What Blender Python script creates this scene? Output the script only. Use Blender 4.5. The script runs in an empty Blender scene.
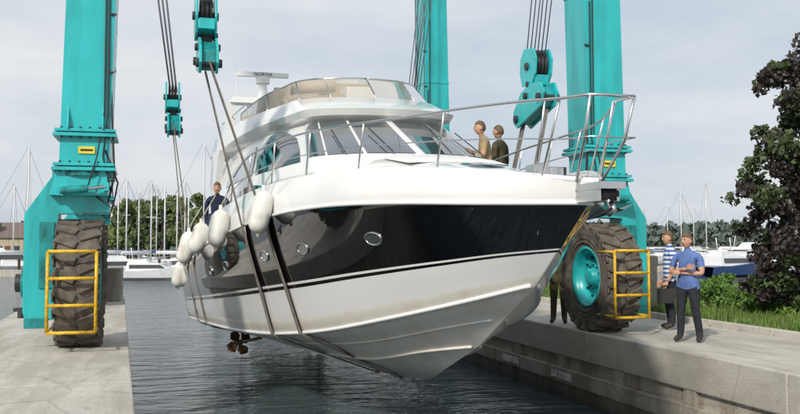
import bpy, math, random
import numpy as np
from mathutils import Vector, Matrix, noise as mnoise
random.seed(7); rng=np.random.default_rng(7)
scene=bpy.context.scene
R_=math.radians
# ------------------------------------------------------------------ materials
MATS={}
def nmat(name,col,rough=0.5,metal=0.0,var=0.15,scale=3.0,bump=0.0,bscale=20.0,coat=0.0,spec=None,col2=None,trans=0.0,detail=6,grime=None):
    if name in MATS: return MATS[name]
    m=bpy.data.materials.new(name); m.use_nodes=True
    nt=m.node_tree; b=nt.nodes['Principled BSDF']
    geo=nt.nodes.new('ShaderNodeNewGeometry')
    n=nt.nodes.new('ShaderNodeTexNoise'); n.inputs['Scale'].default_value=scale; n.inputs['Detail'].default_value=detail
    nt.links.new(geo.outputs['Position'],n.inputs['Vector'])
    cr=nt.nodes.new('ShaderNodeValToRGB')
    c=col
    lo=[max(0,x*(1-var)) for x in c]; hi=[min(1,x*(1+var)) for x in c]
    if col2: lo=list(c); hi=list(col2)
    cr.color_ramp.elements[0].position=0.32; cr.color_ramp.elements[1].position=0.68
    cr.color_ramp.elements[0].color=(*lo,1); cr.color_ramp.elements[1].color=(*hi,1)
    nt.links.new(n.outputs['Fac'],cr.inputs['Fac']); out=cr.outputs['Color']
    if grime:
        mp=nt.nodes.new('ShaderNodeMapping'); mp.inputs['Scale'].default_value=grime[0]
        g=nt.nodes.new('ShaderNodeTexNoise'); g.inputs['Scale'].default_value=grime[1]; g.inputs['Detail'].default_value=7; g.inputs['Roughness'].default_value=.65
        nt.links.new(geo.outputs['Position'],mp.inputs['Vector']); nt.links.new(mp.outputs['Vector'],g.inputs['Vector'])
        r=nt.nodes.new('ShaderNodeValToRGB'); r.color_ramp.elements[0].position=.36; r.color_ramp.elements[0].color=(*grime[2],1); r.color_ramp.elements[1].position=.53; r.color_ramp.elements[1].color=(1,1,1,1)
        nt.links.new(g.outputs['Fac'],r.inputs['Fac'])
        mx=nt.nodes.new('ShaderNodeMix'); mx.data_type='RGBA'; mx.blend_type='MULTIPLY'; mx.inputs[0].default_value=1
        nt.links.new(out,mx.inputs[6]); nt.links.new(r.outputs['Color'],mx.inputs[7]); out=mx.outputs[2]
    nt.links.new(out,b.inputs['Base Color'])
    b.inputs['Roughness'].default_value=rough; b.inputs['Metallic'].default_value=metal
    if coat: b.inputs['Coat Weight'].default_value=coat; b.inputs['Coat Roughness'].default_value=0.03
    if spec is not None: b.inputs['Specular IOR Level'].default_value=spec
    if trans: b.inputs['Transmission Weight'].default_value=trans
    if bump:
        n2=nt.nodes.new('ShaderNodeTexNoise'); n2.inputs['Scale'].default_value=bscale; n2.inputs['Detail'].default_value=8
        nt.links.new(geo.outputs['Position'],n2.inputs['Vector'])
        bp=nt.nodes.new('ShaderNodeBump'); bp.inputs['Strength'].default_value=bump; bp.inputs['Distance'].default_value=0.02
        nt.links.new(n2.outputs['Fac'],bp.inputs['Height']); nt.links.new(bp.outputs['Normal'],b.inputs['Normal'])
    MATS[name]=m; return m
nmat('teal_paint',(0.02,0.45,0.47),0.34,var=0.10,scale=1.3,coat=0.25,bump=0.05,bscale=8,grime=((3,3,.35),1.2,(.74,.76,.74)))
nmat('teal_dark',(0.012,0.26,0.27),0.42,var=0.2,scale=4,bump=0.1,bscale=15,grime=((3,3,1),2.5,(.5,.48,.42)))
nmat('rubber',(0.060,0.052,0.043),0.88,col2=(0.17,0.148,0.12),scale=5,bump=0.5,bscale=30)
nmat('yellow_paint',(0.75,0.47,0.02),0.45,var=0.12,scale=6,grime=((2,2,2),7,(.6,.5,.4)))
nmat('steel',(0.62,0.62,0.62),0.22,metal=1.0,var=0.08)
nmat('dark_steel',(0.06,0.06,0.065),0.5,metal=0.6,var=0.2)
nmat('wire',(0.10,0.10,0.11),0.5,metal=0.5,var=0.1)
nmat('gelcoat',(0.82,0.82,0.81),0.16,var=0.02,scale=0.7,coat=0.5)
nmat('gel_bottom',(0.78,0.745,0.67),0.36,col2=(0.84,0.81,0.745),scale=1.6,bump=0.03,bscale=6,coat=.2,grime=((1,1,.5),2.2,(.90,.87,.81)))
nmat('black_gel',(0.003,0.003,0.004),0.03,var=0.2,scale=2,coat=1.0)
MATS['black_gel'].node_tree.nodes['Principled BSDF'].inputs['Coat IOR'].default_value=1.55
nmat('deck_white',(0.72,0.72,0.70),0.5,var=0.04,scale=6)
nmat('glass_dark',(0.03,0.035,0.04),0.03,var=0.1,coat=1.0)
nmat('glass_front',(0.07,0.085,0.095),0.04,var=0.4,scale=1.2,coat=1.0,spec=1.0)
nmat('beige',(0.50,0.42,0.31),0.6,var=0.1)
nmat('strap',(0.18,0.16,0.135),0.9,var=0.25,scale=9,bump=0.3,bscale=60)
nmat('fender_white',(0.74,0.73,0.69),0.45,var=0.05,scale=5,grime=((1,1,.6),7,(.80,.76,.70)))
nmat('bronze',(0.20,0.12,0.06),0.45,metal=0.6,var=0.4,scale=9)
nmat('rope',(0.45,0.43,0.38),0.9)
nmat('skin',(0.52,0.29,0.20),0.55,var=0.08,scale=20)
nmat('hair',(0.13,0.08,0.045),0.7,var=0.3,scale=60)
nmat('eye',(0.02,0.02,0.02),0.3)
nmat('lip',(0.35,0.14,0.11),0.5)
nmat('blue_shirt',(0.10,0.17,0.40),0.85,var=0.25,scale=7,bump=1.0,bscale=9)
nmat('dark_trousers',(0.018,0.020,0.028),0.9,var=0.3,scale=9,bump=1.0,bscale=9)
nmat('shoe',(0.03,0.025,0.02),0.6)
nmat('olive_cloth',(0.10,0.075,0.035),0.9,col2=(0.03,0.03,0.018),scale=9,bump=.8,bscale=9)
nmat('tan_cloth',(0.46,0.33,0.17),0.85,col2=(.24,.17,.09),scale=5,bump=.8,bscale=9)
nmat('navy_cloth',(0.015,0.02,0.05),0.9,var=0.3)
nmat('bark',(0.05,0.035,0.025),0.9,var=0.4,scale=12,bump=0.6,bscale=25)
nmat('maple_leaf',(0.020,0.018,0.016),0.40,col2=(0.075,0.055,0.050),scale=2.0,detail=8)
nmat('maple_leaf_green',(0.025,0.042,0.015),0.42,col2=(0.075,0.105,0.035),scale=3.0,detail=8)
nmat('shrub_leaf',(0.05,0.11,0.015),0.5,col2=(0.14,0.26,0.04),scale=3,detail=4)
nmat('grass_blade',(0.07,0.13,0.02),0.6,col2=(0.16,0.24,0.05),scale=2)
nmat('soil_grass',(0.06,0.10,0.025),0.95,col2=(0.13,0.16,0.05),scale=1.5,bump=0.5,bscale=10)
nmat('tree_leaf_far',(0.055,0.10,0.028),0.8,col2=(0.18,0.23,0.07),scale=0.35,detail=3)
nmat('tree_leaf_haze',(0.10,0.14,0.125),0.9,col2=(0.15,0.19,0.165),scale=0.03)  # far forest green with distance haze painted into the base colour
nmat('far_ground',(0.10,0.13,0.06),0.95,var=0.3,scale=0.1)
nmat('boat_white',(0.72,0.73,0.74),0.35,var=0.05)
nmat('boat_blue',(0.04,0.08,0.2),0.3)
nmat('boat_wood',(0.16,0.06,0.03),0.5,var=0.2)
nmat('mast_alu',(0.62,0.63,0.64),0.4,var=0.05)
nmat('house_wall',(0.42,0.36,0.28),0.8); nmat('house_roof',(0.17,0.13,0.115),0.8)
nmat('white_paint',(0.72,0.72,0.70),0.6,var=0.15,scale=8,grime=((1,1,1),6,(.5,.47,.42)))
nmat('label_dark',(0.02,0.02,0.02),0.6)
nmat('label_yellow',(0.8,0.62,0.05),0.5)
nmat('teak',(0.25,0.15,0.08),0.7,var=0.2)

def concrete(name,c,c2,wet=False):
    m=bpy.data.materials.new(name); m.use_nodes=True; nt=m.node_tree; b=nt.nodes['Principled BSDF']
    geo=nt.nodes.new('ShaderNodeNewGeometry')
    def N(scale,det=8,stretch=None):
        n=nt.nodes.new('ShaderNodeTexNoise'); n.inputs['Scale'].default_value=scale; n.inputs['Detail'].default_value=det; n.inputs['Roughness'].default_value=0.65
        if stretch:
            mp=nt.nodes.new('ShaderNodeMapping'); mp.inputs['Scale'].default_value=stretch
            nt.links.new(geo.outputs['Position'],mp.inputs['Vector']); nt.links.new(mp.outputs['Vector'],n.inputs['Vector'])
        else: nt.links.new(geo.outputs['Position'],n.inputs['Vector'])
        return n
    def mul(a,b_,f):
        mx=nt.nodes.new('ShaderNodeMix'); mx.data_type='RGBA'; mx.blend_type='MULTIPLY'; mx.inputs[0].default_value=f
        nt.links.new(a,mx.inputs[6]); nt.links.new(b_,mx.inputs[7]); return mx.outputs[2]
    def ramp(n,p0,c0,p1,c1):
        r=nt.nodes.new('ShaderNodeValToRGB'); r.color_ramp.elements[0].position=p0; r.color_ramp.elements[1].position=p1
        r.color_ramp.elements[0].color=(*c0,1); r.color_ramp.elements[1].color=(*c1,1); nt.links.new(n,r.inputs['Fac']); return r.outputs['Color']
    a=N(0.9); out=ramp(a.outputs['Fac'],.3,c,.7,c2)
    s=N(38,4); out=mul(out,ramp(s.outputs['Fac'],.35,(.74,.74,.74),.6,(1.05,1.05,1.05)),.8)
    st=N(1.0,6,(1.6,1.6,0.25) if wet else (2.5,0.35,1)); out=mul(out,ramp(st.outputs['Fac'],.42,(.60,.56,.50) if wet else (.76,.74,.71),.56,(1,1,1)),.85)
    sp=N(3.2,3); out=mul(out,ramp(sp.outputs['Fac'],.27,(.55,.53,.5),.36,(1,1,1)),.8)
    vo=nt.nodes.new('ShaderNodeTexVoronoi'); vo.feature='DISTANCE_TO_EDGE'; vo.inputs['Scale'].default_value=.45
    ds=nt.nodes.new('ShaderNodeMix'); ds.data_type='RGBA'; ds.inputs[0].default_value=.12; nt.links.new(geo.outputs['Position'],ds.inputs[6]); nt.links.new(N(2.5,6).outputs['Color'],ds.inputs[7]); nt.links.new(ds.outputs[2],vo.inputs['Vector'])
    out=mul(out,ramp(vo.outputs['Distance'],.0,(.55,.53,.50),.008,(1,1,1)),.5)
    if wet:
        sep=nt.nodes.new('ShaderNodeSeparateXYZ'); nt.links.new(geo.outputs['Position'],sep.inputs[0])
        mr=nt.nodes.new('ShaderNodeMapRange'); mr.inputs['From Min'].default_value=-1.3; mr.inputs['From Max'].default_value=-0.95; mr.inputs['To Min'].default_value=.3; mr.inputs['To Max'].default_value=1
        nt.links.new(sep.outputs['Z'],mr.inputs['Value']); out=mul(out,mr.outputs['Result'],1)
    nt.links.new(out,b.inputs['Base Color']); b.inputs['Roughness'].default_value=.88
    bp=nt.nodes.new('ShaderNodeBump'); bp.inputs['Strength'].default_value=.4; bp.inputs['Distance'].default_value=.01
    nt.links.new(s.outputs['Fac'],bp.inputs['Height']); nt.links.new(bp.outputs['Normal'],b.inputs['Normal'])
    MATS[name]=m
concrete('concrete_top',(0.46,0.435,0.385),(0.58,0.55,0.495))
concrete('concrete_wall',(0.38,0.35,0.30),(0.47,0.435,0.38),wet=True)

m=nmat('striped_shirt',(0.7,0.72,0.76),0.85,var=0.03)
nt=m.node_tree; b=nt.nodes['Principled BSDF']; tc=nt.nodes.new('ShaderNodeTexCoord'); sp=nt.nodes.new('ShaderNodeSeparateXYZ'); nt.links.new(tc.outputs['Object'],sp.inputs[0])
mm=nt.nodes.new('ShaderNodeMath'); mm.operation='MULTIPLY'; mm.inputs[1].default_value=12.5; nt.links.new(sp.outputs['Z'],mm.inputs[0])
fr=nt.nodes.new('ShaderNodeMath'); fr.operation='FRACT'; nt.links.new(mm.outputs[0],fr.inputs[0])
gt=nt.nodes.new('ShaderNodeMath'); gt.operation='GREATER_THAN'; gt.inputs[1].default_value=.5; nt.links.new(fr.outputs[0],gt.inputs[0])
mx=nt.nodes.new('ShaderNodeMix'); mx.data_type='RGBA'; mx.inputs[6].default_value=(.70,.72,.76,1); mx.inputs[7].default_value=(.05,.12,.36,1)
nt.links.new(gt.outputs[0],mx.inputs[0]); nt.links.new(mx.outputs[2],b.inputs['Base Color'])

# water
m=bpy.data.materials.new('water_surface'); m.use_nodes=True; nt=m.node_tree; b=nt.nodes['Principled BSDF']
b.inputs['Base Color'].default_value=(0.060,0.085,0.098,1); b.inputs['Roughness'].default_value=0.07; b.inputs['IOR'].default_value=1.36
geo=nt.nodes.new('ShaderNodeNewGeometry')
def wn(scale,st,det,rot=0.4):
    mp=nt.nodes.new('ShaderNodeMapping'); mp.inputs['Scale'].default_value=st; mp.inputs['Rotation'].default_value=(0,0,rot)
    n=nt.nodes.new('ShaderNodeTexNoise'); n.inputs['Scale'].default_value=scale; n.inputs['Detail'].default_value=det; n.inputs['Distortion'].default_value=.6
    nt.links.new(geo.outputs['Position'],mp.inputs['Vector']); nt.links.new(mp.outputs['Vector'],n.inputs['Vector']); return n
n1=wn(1.3,(.6,1.5,1),3); n2=wn(4.5,(.7,1.3,1),4,-.3)
b1=nt.nodes.new('ShaderNodeBump'); b1.inputs['Strength'].default_value=1; b1.inputs['Distance'].default_value=.20
b2=nt.nodes.new('ShaderNodeBump'); b2.inputs['Strength'].default_value=1; b2.inputs['Distance'].default_value=.05
nt.links.new(n1.outputs['Fac'],b1.inputs['Height']); nt.links.new(n2.outputs['Fac'],b2.inputs['Height'])
nt.links.new(b1.outputs['Normal'],b2.inputs['Normal']); nt.links.new(b2.outputs['Normal'],b.inputs['Normal'])
MATS['water_surface']=m

# ------------------------------------------------------------------ mesh builder
class MB:
    def __init__(s): s.v=[];s.f=[];s.m=[];s.s=[];s.mats=[]
    def mi(s,n):
        if n not in s.mats: s.mats.append(n)
        return s.mats.index(n)
    def add(s,vs,fs,mat,smooth=False,M=None):
        o=len(s.v)
        for p in vs:
            p=Vector(p)
            if M is not None: p=M@p
            s.v.append(p[:])
        k=s.mi(mat) if isinstance(mat,str) else None
        for i,f in enumerate(fs):
            s.f.append(tuple(o+j for j in f)); s.m.append(k if k is not None else s.mi(mat[i])); s.s.append(smooth)
    def box(s,c,d,mat,M=None,rot=None):
        x,y,z=[q/2 for q in d]
        vs=[Vector((a,b_,e)) for a in(-x,x) for b_ in(-y,y) for e in(-z,z)]
        T=Matrix.Translation(Vector(c))
        if rot is not None: T=T@rot
        if M is not None: T=M@T
        s.add(vs,[(0,1,3,2),(4,6,7,5),(0,4,5,1),(2,3,7,6),(0,2,6,4),(1,5,7,3)],mat,False,T)
    def hexa(s,b4,t4,mat):
        s.add(list(b4)+list(t4),[(3,2,1,0),(4,5,6,7),(0,1,5,4),(1,2,6,5),(2,3,7,6),(3,0,4,7)],mat)
    def beam(s,p0,p1,w,d,mat,w1=None,d1=None):
        w1=w1 or w; d1=d1 or d
        q=lambda p,w,d:[(p[0]-w/2,p[1]-d/2,p[2]),(p[0]+w/2,p[1]-d/2,p[2]),(p[0]+w/2,p[1]+d/2,p[2]),(p[0]-w/2,p[1]+d/2,p[2])]
        s.hexa(q(p0,w,d),q(p1,w1,d1),mat)
    def tube(s,pts,r,mat,n=8,smooth=True,closed=False,M=None,flat=1.0):
        pts=[Vector(p) for p in pts]; rs=r if isinstance(r,(list,tuple)) else [r]*len(pts)
        vs=[];fs=[]; up=None; L=len(pts)
        for i,p in enumerate(pts):
            a=pts[(i-1)%L] if closed else pts[max(i-1,0)]; c=pts[(i+1)%L] if closed else pts[min(i+1,L-1)]
            t=(c-a); t=t.normalized() if t.length>1e-9 else Vector((0,0,1))
            if up is None: up=t.orthogonal().normalized()
            up=(up-t*up.dot(t)); up=up.normalized() if up.length>1e-6 else t.orthogonal().normalized()
            sd=t.cross(up)
            for k in range(n):
                an=2*math.pi*k/n; vs.append(p+up*math.cos(an)*rs[i]+sd*math.sin(an)*rs[i]*flat)
        rng_=L if closed else L-1
        for i in range(rng_):
            j=(i+1)%L
            for k in range(n):
                k2=(k+1)%n; fs.append((i*n+k,i*n+k2,j*n+k2,j*n+k))
        if not closed: fs.append(tuple(range(n))[::-1]); fs.append(tuple((L-1)*n+k for k in range(n)))
        s.add(vs,fs,mat,smooth,M)
    def cyl(s,p0,p1,r,mat,n=16,r1=None,smooth=False):
        s.tube([p0,p1],[r,r if r1 is None else r1],mat,n,smooth)
    def lathe(s,prof,c,axis,mat,n=40,smooth=True):
        ax=Vector(axis).normalized(); u=ax.orthogonal().normalized(); w=ax.cross(u); c=Vector(c); vs=[];fs=[]
        P=len(prof)
        for k in range(n):
            a=2*math.pi*k/n; d=u*math.cos(a)+w*math.sin(a)
            for r,h in prof: vs.append(c+d*r+ax*h)
        for k in range(n):
            k2=(k+1)%n
            for i in range(P-1): fs.append((k*P+i,k2*P+i,k2*P+i+1,k*P+i+1))
        s.add(vs,fs,mat,smooth)
    def ball(s,c,r,mat,n=14,M=None,smooth=True):
        r=r if isinstance(r,(tuple,list)) else (r,r,r); vs=[];fs=[]; h=n//2+2
        for i in range(h+1):
            th=math.pi*i/h
            for k in range(n):
                a=2*math.pi*k/n; vs.append((c[0]+r[0]*math.sin(th)*math.cos(a),c[1]+r[1]*math.sin(th)*math.sin(a),c[2]+r[2]*math.cos(th)))
        for i in range(h):
            for k in range(n): k2=(k+1)%n; fs.append((i*n+k,(i+1)*n+k,(i+1)*n+k2,i*n+k2))
        s.add(vs,fs,mat,smooth,M)
    def grid(s,G,mat,smooth=True,flip=False,rowmats=None):
        R=len(G);C=len(G[0]); vs=[p for r in G for p in r];fs=[];ms=[]
        for i in range(R-1):
            for j in range(C-1):
                q=(i*C+j,i*C+j+1,(i+1)*C+j+1,(i+1)*C+j)
                fs.append(q[::-1] if flip else q); ms.append(rowmats[i] if rowmats else mat)
        s.add(vs,fs,ms,smooth)
    def prism(s,poly,f0,f1,mat):
        n=len(poly); vs=[f0(*p) for p in poly]+[f1(*p) for p in poly]
        fs=[tuple(range(n))[::-1],tuple(range(n,2*n))]+[(i,(i+1)%n,n+(i+1)%n,n+i) for i in range(n)]
        s.add(vs,fs,mat)
    def obj(s,name,parent=None,bevel=0,weld=False,recalc=False):
        me=bpy.data.meshes.new(name); me.from_pydata(s.v,[],s.f)
        for n in s.mats: me.materials.append(MATS[n])
        me.polygons.foreach_set('material_index',s.m); me.polygons.foreach_set('use_smooth',s.s)
        me.update()
        if weld or recalc:
            import bmesh
            bm=bmesh.new(); bm.from_mesh(me)
            if weld: bmesh.ops.remove_doubles(bm,verts=bm.verts,dist=1e-4)
            if recalc: bmesh.ops.recalc_face_normals(bm,faces=bm.faces)
            bm.to_mesh(me); bm.free()
        o=bpy.data.objects.new(name,me); scene.collection.objects.link(o)
        if parent: o.parent=parent
        if bevel:
            bv=o.modifiers.new('bevel','BEVEL'); bv.width=bevel; bv.segments=2; bv.limit_method='ANGLE'; bv.angle_limit=R_(40)
        return o
def empty(name,loc=(0,0,0),rz=0,sc=1):
    e=bpy.data.objects.new(name,None); scene.collection.objects.link(e); e.location=loc; e.rotation_euler=(0,0,rz); e.scale=(sc,sc,sc); return e
def hermite(tab,s):
    n=len(tab)
    if s<=tab[0][0]: return tab[0][1]
    if s>=tab[-1][0]: return tab[-1][1]
    for i in range(n-1):
        if s<=tab[i+1][0]: break
    def sl(k): return (tab[k+1][1]-tab[k][1])/(tab[k+1][0]-tab[k][0])
    def tg(k):
        if k==0: return sl(0)
        if k==n-1: return sl(n-2)
        h0=tab[k][0]-tab[k-1][0]; h1=tab[k+1][0]-tab[k][0]
        return (sl(k-1)*h1+sl(k)*h0)/(h0+h1)
    h=tab[i+1][0]-tab[i][0]; t=(s-tab[i][0])/h; m0=tg(i)*h; m1=tg(i+1)*h
    return (2*t**3-3*t*t+1)*tab[i][1]+(t**3-2*t*t+t)*m0+(-2*t**3+3*t*t)*tab[i+1][1]+(t**3-t*t)*m1
def W(u,Yc):
    X=(u-400)/900*Yc
    return (.9636*X+.2672*Yc, -.2672*X+.9636*Yc)

# ------------------------------------------------------------------ camera / world / sun
cam=bpy.data.cameras.new('camera'); co=bpy.data.objects.new('camera',cam); scene.collection.objects.link(co)
co.location=(0,0,1.58); co.rotation_euler=(R_(93),0,R_(-15.5)); cam.sensor_width=36; cam.lens=40.5; cam.shift_y=-0.014; cam.clip_end=6000; cam.clip_start=.05
scene.camera=co
az=R_(221); el=R_(35)
sd=Vector((math.sin(az)*math.cos(el),math.cos(az)*math.cos(el),math.sin(el)))
sl=bpy.data.lights.new('sun','SUN'); sl.energy=3.3; sl.angle=R_(3.5); sl.color=(1,.94,.85)
so=bpy.data.objects.new('sun',sl); scene.collection.objects.link(so); so.rotation_euler=sd.to_track_quat('Z','Y').to_euler(); so.location=(0,-20,30)
w=bpy.data.worlds.new('World'); scene.world=w; w.use_nodes=True; nt=w.node_tree
bg=nt.nodes['Background']; bg.inputs['Strength'].default_value=0.10
sky=nt.nodes.new('ShaderNodeTexSky'); sky.sky_type='NISHITA'; sky.sun_disc=False; sky.sun_elevation=el; sky.sun_rotation=az; sky.dust_density=2.5; sky.air_density=1.0
tc=nt.nodes.new('ShaderNodeTexCoord'); mp=nt.nodes.new('ShaderNodeMapping'); mp.inputs['Scale'].default_value=(1,1,3.4); mp.inputs['Location'].default_value=(.3,.1,.2)
nz=nt.nodes.new('ShaderNodeTexNoise'); nz.inputs['Scale'].default_value=2.1; nz.inputs['Detail'].default_value=8; nz.inputs['Roughness'].default_value=.58
nt.links.new(tc.outputs['Generated'],mp.inputs['Vector']); nt.links.new(mp.outputs['Vector'],nz.inputs['Vector'])
cr=nt.nodes.new('ShaderNodeValToRGB'); cr.color_ramp.elements[0].position=.36; cr.color_ramp.elements[1].position=.66
cr.color_ramp.elements[0].color=(.60,.675,.76,1); cr.color_ramp.elements[1].color=(.88,.89,.90,1)
nt.links.new(nz.outputs['Fac'],cr.inputs['Fac'])
ml=nt.nodes.new('ShaderNodeMix'); ml.data_type='RGBA'; ml.blend_type='MULTIPLY'; ml.inputs[0].default_value=1; ml.inputs[7].default_value=(10,10,10,1)
nt.links.new(cr.outputs['Color'],ml.inputs[6])
mx=nt.nodes.new('ShaderNodeMix'); mx.data_type='RGBA'; mx.inputs[0].default_value=.88
nt.links.new(sky.outputs['Color'],mx.inputs[6]); nt.links.new(ml.outputs[2],mx.inputs[7]); nt.links.new(mx.outputs[2],bg.inputs['Color'])
scene.view_settings.view_transform='Standard'; scene.view_settings.look='None'; scene.view_settings.exposure=0

# ------------------------------------------------------------------ water, ground, piers
ZW=-1.32
g=MB(); g.add([(-3000,-3000,ZW),(3000,-3000,ZW),(3000,3000,ZW),(-3000,3000,ZW)],[(0,1,2,3)],'water_surface'); g.obj('water')
xin=lambda y:.16-.031*y
p=MB(); y=2.0
while y<28.5:
    y1=min(y+4.4,28.6); a=y+.008; c=y1-.008
    p.hexa([(-2.95,a,-.5),(xin(a),a,-.5),(xin(c),c,-.5),(-2.95,c,-.5)],[(-2.95,a,0),(xin(a),a,0),(xin(c),c,0),(-2.95,c,0)],'concrete_top')
    y=y1
lp=p.obj('concrete_pier',bevel=.02)
p=MB(); p.hexa([(-2.85,2,-3),(xin(2)-.1,2,-3),(xin(28.5)-.1,28.5,-3),(-2.85,28.5,-3)],[(-2.85,2,-.02),(xin(2)-.1,2,-.02),(xin(28.5)-.1,28.5,-.02),(-2.85,28.5,-.02)],'concrete_wall'); p.obj('pier_wall',lp)
p=MB(); y=-1.0
while y<30:
    y1=min(y+5.2,30.5); p.box((8.85,(y+y1)/2,-.27),(2.7,y1-y-.02,.54),'concrete_top'); y=y1
rp=p.obj('concrete_pier',bevel=.022)
p=MB(); p.box((8.90,14.7,-1.5),(2.66,31.5,2.95),'concrete_wall')
p.box((7.55,14.7,-.90),(.16,31.4,.26),'concrete_wall')
for k in range(16): p.box((7.55,1+k*2.1,-.66),(.07,.30,.25),'concrete_wall')
for k in range(5):
    yy=15.6+k*2.5; p.box((7.463,yy,-.90),(.012,.9,.13),'white_paint')
p.obj('pier_wall',rp,bevel=.02)
p=MB()
p.box((-1.05,26.6,.45),(.62,2.0,.9),'concrete_wall'); p.obj('concrete_block',bevel=.03)
p=MB(); p.box((10.75,18.4,.65),(.45,.9,1.3),'concrete_top'); p.obj('concrete_block',bevel=.03)
p=MB(); p.box((0,-30,-1.5),(80,64,3),'concrete_top'); p.obj('quay')
p=MB(); G=[]
for i in range(40):
    r=[]
    for j in range(44):
        x=10.2+ (i/39)**1.6*34; yy=2+ j*.62
        z=.02+.10*min(1,(x-10.2)/1.0)+.12*mnoise.noise(Vector((x*.4,yy*.4,0)))*min(1,(x-10.2))
        r.append((x,yy,z))
    G.append(r)
p.grid(G,'soil_grass',flip=True)
p.box((27.3,15.5,-1.55),(34.0,27.2,3.0),'soil_grass')
p.obj('lawn')
p=MB()
for k in range(14): p.box((10.27,3.2+k*1.8,.04),(.14,1.78,.16),'concrete_top')
p.obj('kerb',bevel=.015)
N=24000; vs=[];fs=[]
for i in range(N):
    x=10.36+abs(random.gauss(0,1))*2.2; yy=random.uniform(8,28)
    z=.04+.08*min(1,(x-10.2)); h=random.uniform(.06,.18)*(1.7 if mnoise.noise(Vector((x,yy,3)))>.1 else 1); a=random.random()*6.28; wd=.010+.006*random.random()
    lx,ly=random.gauss(0,.05),random.gauss(0,.05)
    o=len(vs); vs+= [(x-wd*math.cos(a),yy-wd*math.sin(a),z),(x+wd*math.cos(a),yy+wd*math.sin(a),z),(x+lx,yy+ly,z+h)]; fs.append((o,o+1,o+2))
p=MB(); p.add(vs,fs,'grass_blade'); p.obj('grass')

# ------------------------------------------------------------------ foliage
def leaves(mb,clumps,mat,size,mat2=None,f2=0):
    for (cx,cy,cz,r,n) in clumps:
        vs=[];fs=[]
        P=rng.normal(0,1,(n,3)); P/=np.linalg.norm(P,axis=1)[:,None]; P*= (rng.random(n)**.45)[:,None]*r; P[:,2]*=.75
        for q in P:
            c=Vector((cx+q[0],cy+q[1],cz+q[2])); s=size*random.uniform(.6,1.3)
            a=Vector(rng.normal(0,1,3)).normalized(); a.z=a.z*.7+.25; a.normalize(); b_=a.orthogonal().normalized(); an=random.random()*6.28
            b2=(Matrix.Rotation(an,3,a)@b_); c2=a.cross(b2)
            o=len(vs); vs+=[c-b2*s*.5,c+c2*s*.42,c+b2*s*.6,c-c2*s*.42]; fs.append((o,o+1,o+2,o+3))
        mb.add(vs,fs,mat2 if (mat2 and random.random()<f2) else mat)
def maple(name,x,y,H,Rr,seed):
    random.seed(seed); mb=MB(); cl=[]
    mb.tube([(x,y,-.1),(x+.03,y,.8),(x-.02,y+.05,1.8),(x,y,3.2),(x+.05,y,H*.9)],[.13,.11,.09,.06,.02],'bark',8)
    for k in range(230):
        z=random.uniform(.45,H-.15); t=(z-.4)/(H-.4)
        prof=hermite([(0,.84),(.2,.93),(.45,1.0),(.65,.92),(.82,.68),(1,.22)],t)
        a=random.random()*6.28; lump=.90+.18*mnoise.noise(Vector((math.cos(a)*1.0,math.sin(a)*1.0,z*.9)))
        rr=min(Rr*prof*.93,Rr*prof*lump)*random.uniform(.1,1.0)**.55
        px,py=x+rr*math.cos(a),y+rr*math.sin(a)
        mb.tube([(x,y,max(.5,z-.7*rr)),((x+px)/2,(y+py)/2,z-.2*rr),(px,py,z)],[.03,.016,.006],'bark',5)
        cl.append((px,py,z,random.uniform(.20,.34),140))
        if random.random()<.5: cl.append((px+random.gauss(0,.08)+.12*math.cos(a),py+random.gauss(0,.08)+.12*math.sin(a),z+random.gauss(0,.10),random.uniform(.16,.24),44))
    leaves(mb,cl,'maple_leaf',.105,'maple_leaf_green',.38)
    return mb.obj(name)
mxx,myy=W(833,17.2); maple('maple_tree',mxx,myy,5.75,1.98,21)
for (u,Y,r,h) in [(722,19.5,.55,.8),(748,21,.6,.75),(772,18.5,.5,.6),(795,17.6,.5,.55),(705,23,.5,.7),(735,24,.7,.9)]:
    x,y=W(u,Y); mb=MB(); cl=[]
    for k in range(16):
        a=random.random()*6.28; rr=r*random.random()**.5; z=.12+random.random()*h*(1-.5*rr/r)
        px,py=x+rr*math.cos(a)*1.2,y+rr*math.sin(a); mb.tube([(x,y,0),(px,py,z)],[.015,.006],'bark',4); cl.append((px,py,z,.2,130))
    leaves(mb,cl,'shrub_leaf',.07); mb.obj('shrub')
random.seed(11)
mb=MB(); cl=[]
for k in range(44):
    u=random.choice([random.uniform(104,210),random.uniform(106,210),random.uniform(106,170),random.uniform(-60,40),random.uniform(210,330)]); Y=random.uniform(135,165); x,y=W(u,Y)
    H=(random.uniform(6.0,9.8) if u>100 else random.uniform(4,6))
    mb.tube([(x,y,-.8),(x,y,H*.7)],[.25,.08],'bark',5)
    for j in range(13):
        z=H*random.uniform(.15,.95); t=z/H; rr=H*.30*math.sin(math.pi*min(1,t*.85+.12))*random.uniform(.2,1); a=random.random()*6.28
        cl.append((x+rr*math.cos(a),y+rr*math.sin(a),z,H*random.uniform(.09,.15),65))
leaves(mb,cl,'tree_leaf_far',.62); mb.obj('distant_trees')
mb=MB(); cl=[]
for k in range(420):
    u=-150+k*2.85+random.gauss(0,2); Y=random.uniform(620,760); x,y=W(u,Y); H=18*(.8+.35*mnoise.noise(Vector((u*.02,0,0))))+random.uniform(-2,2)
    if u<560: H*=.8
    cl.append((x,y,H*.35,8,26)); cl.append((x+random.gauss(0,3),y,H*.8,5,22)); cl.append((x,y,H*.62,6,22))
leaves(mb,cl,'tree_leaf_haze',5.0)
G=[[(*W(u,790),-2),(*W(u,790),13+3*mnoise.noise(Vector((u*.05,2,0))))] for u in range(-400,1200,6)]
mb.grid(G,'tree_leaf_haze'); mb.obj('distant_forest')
p=MB(); a=W(-400,110);b_=W(330,110); c=W(330,600); d=W(-900,600); e=W(1300,600); f=W(1300,900); h=W(-1300,900)
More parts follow.
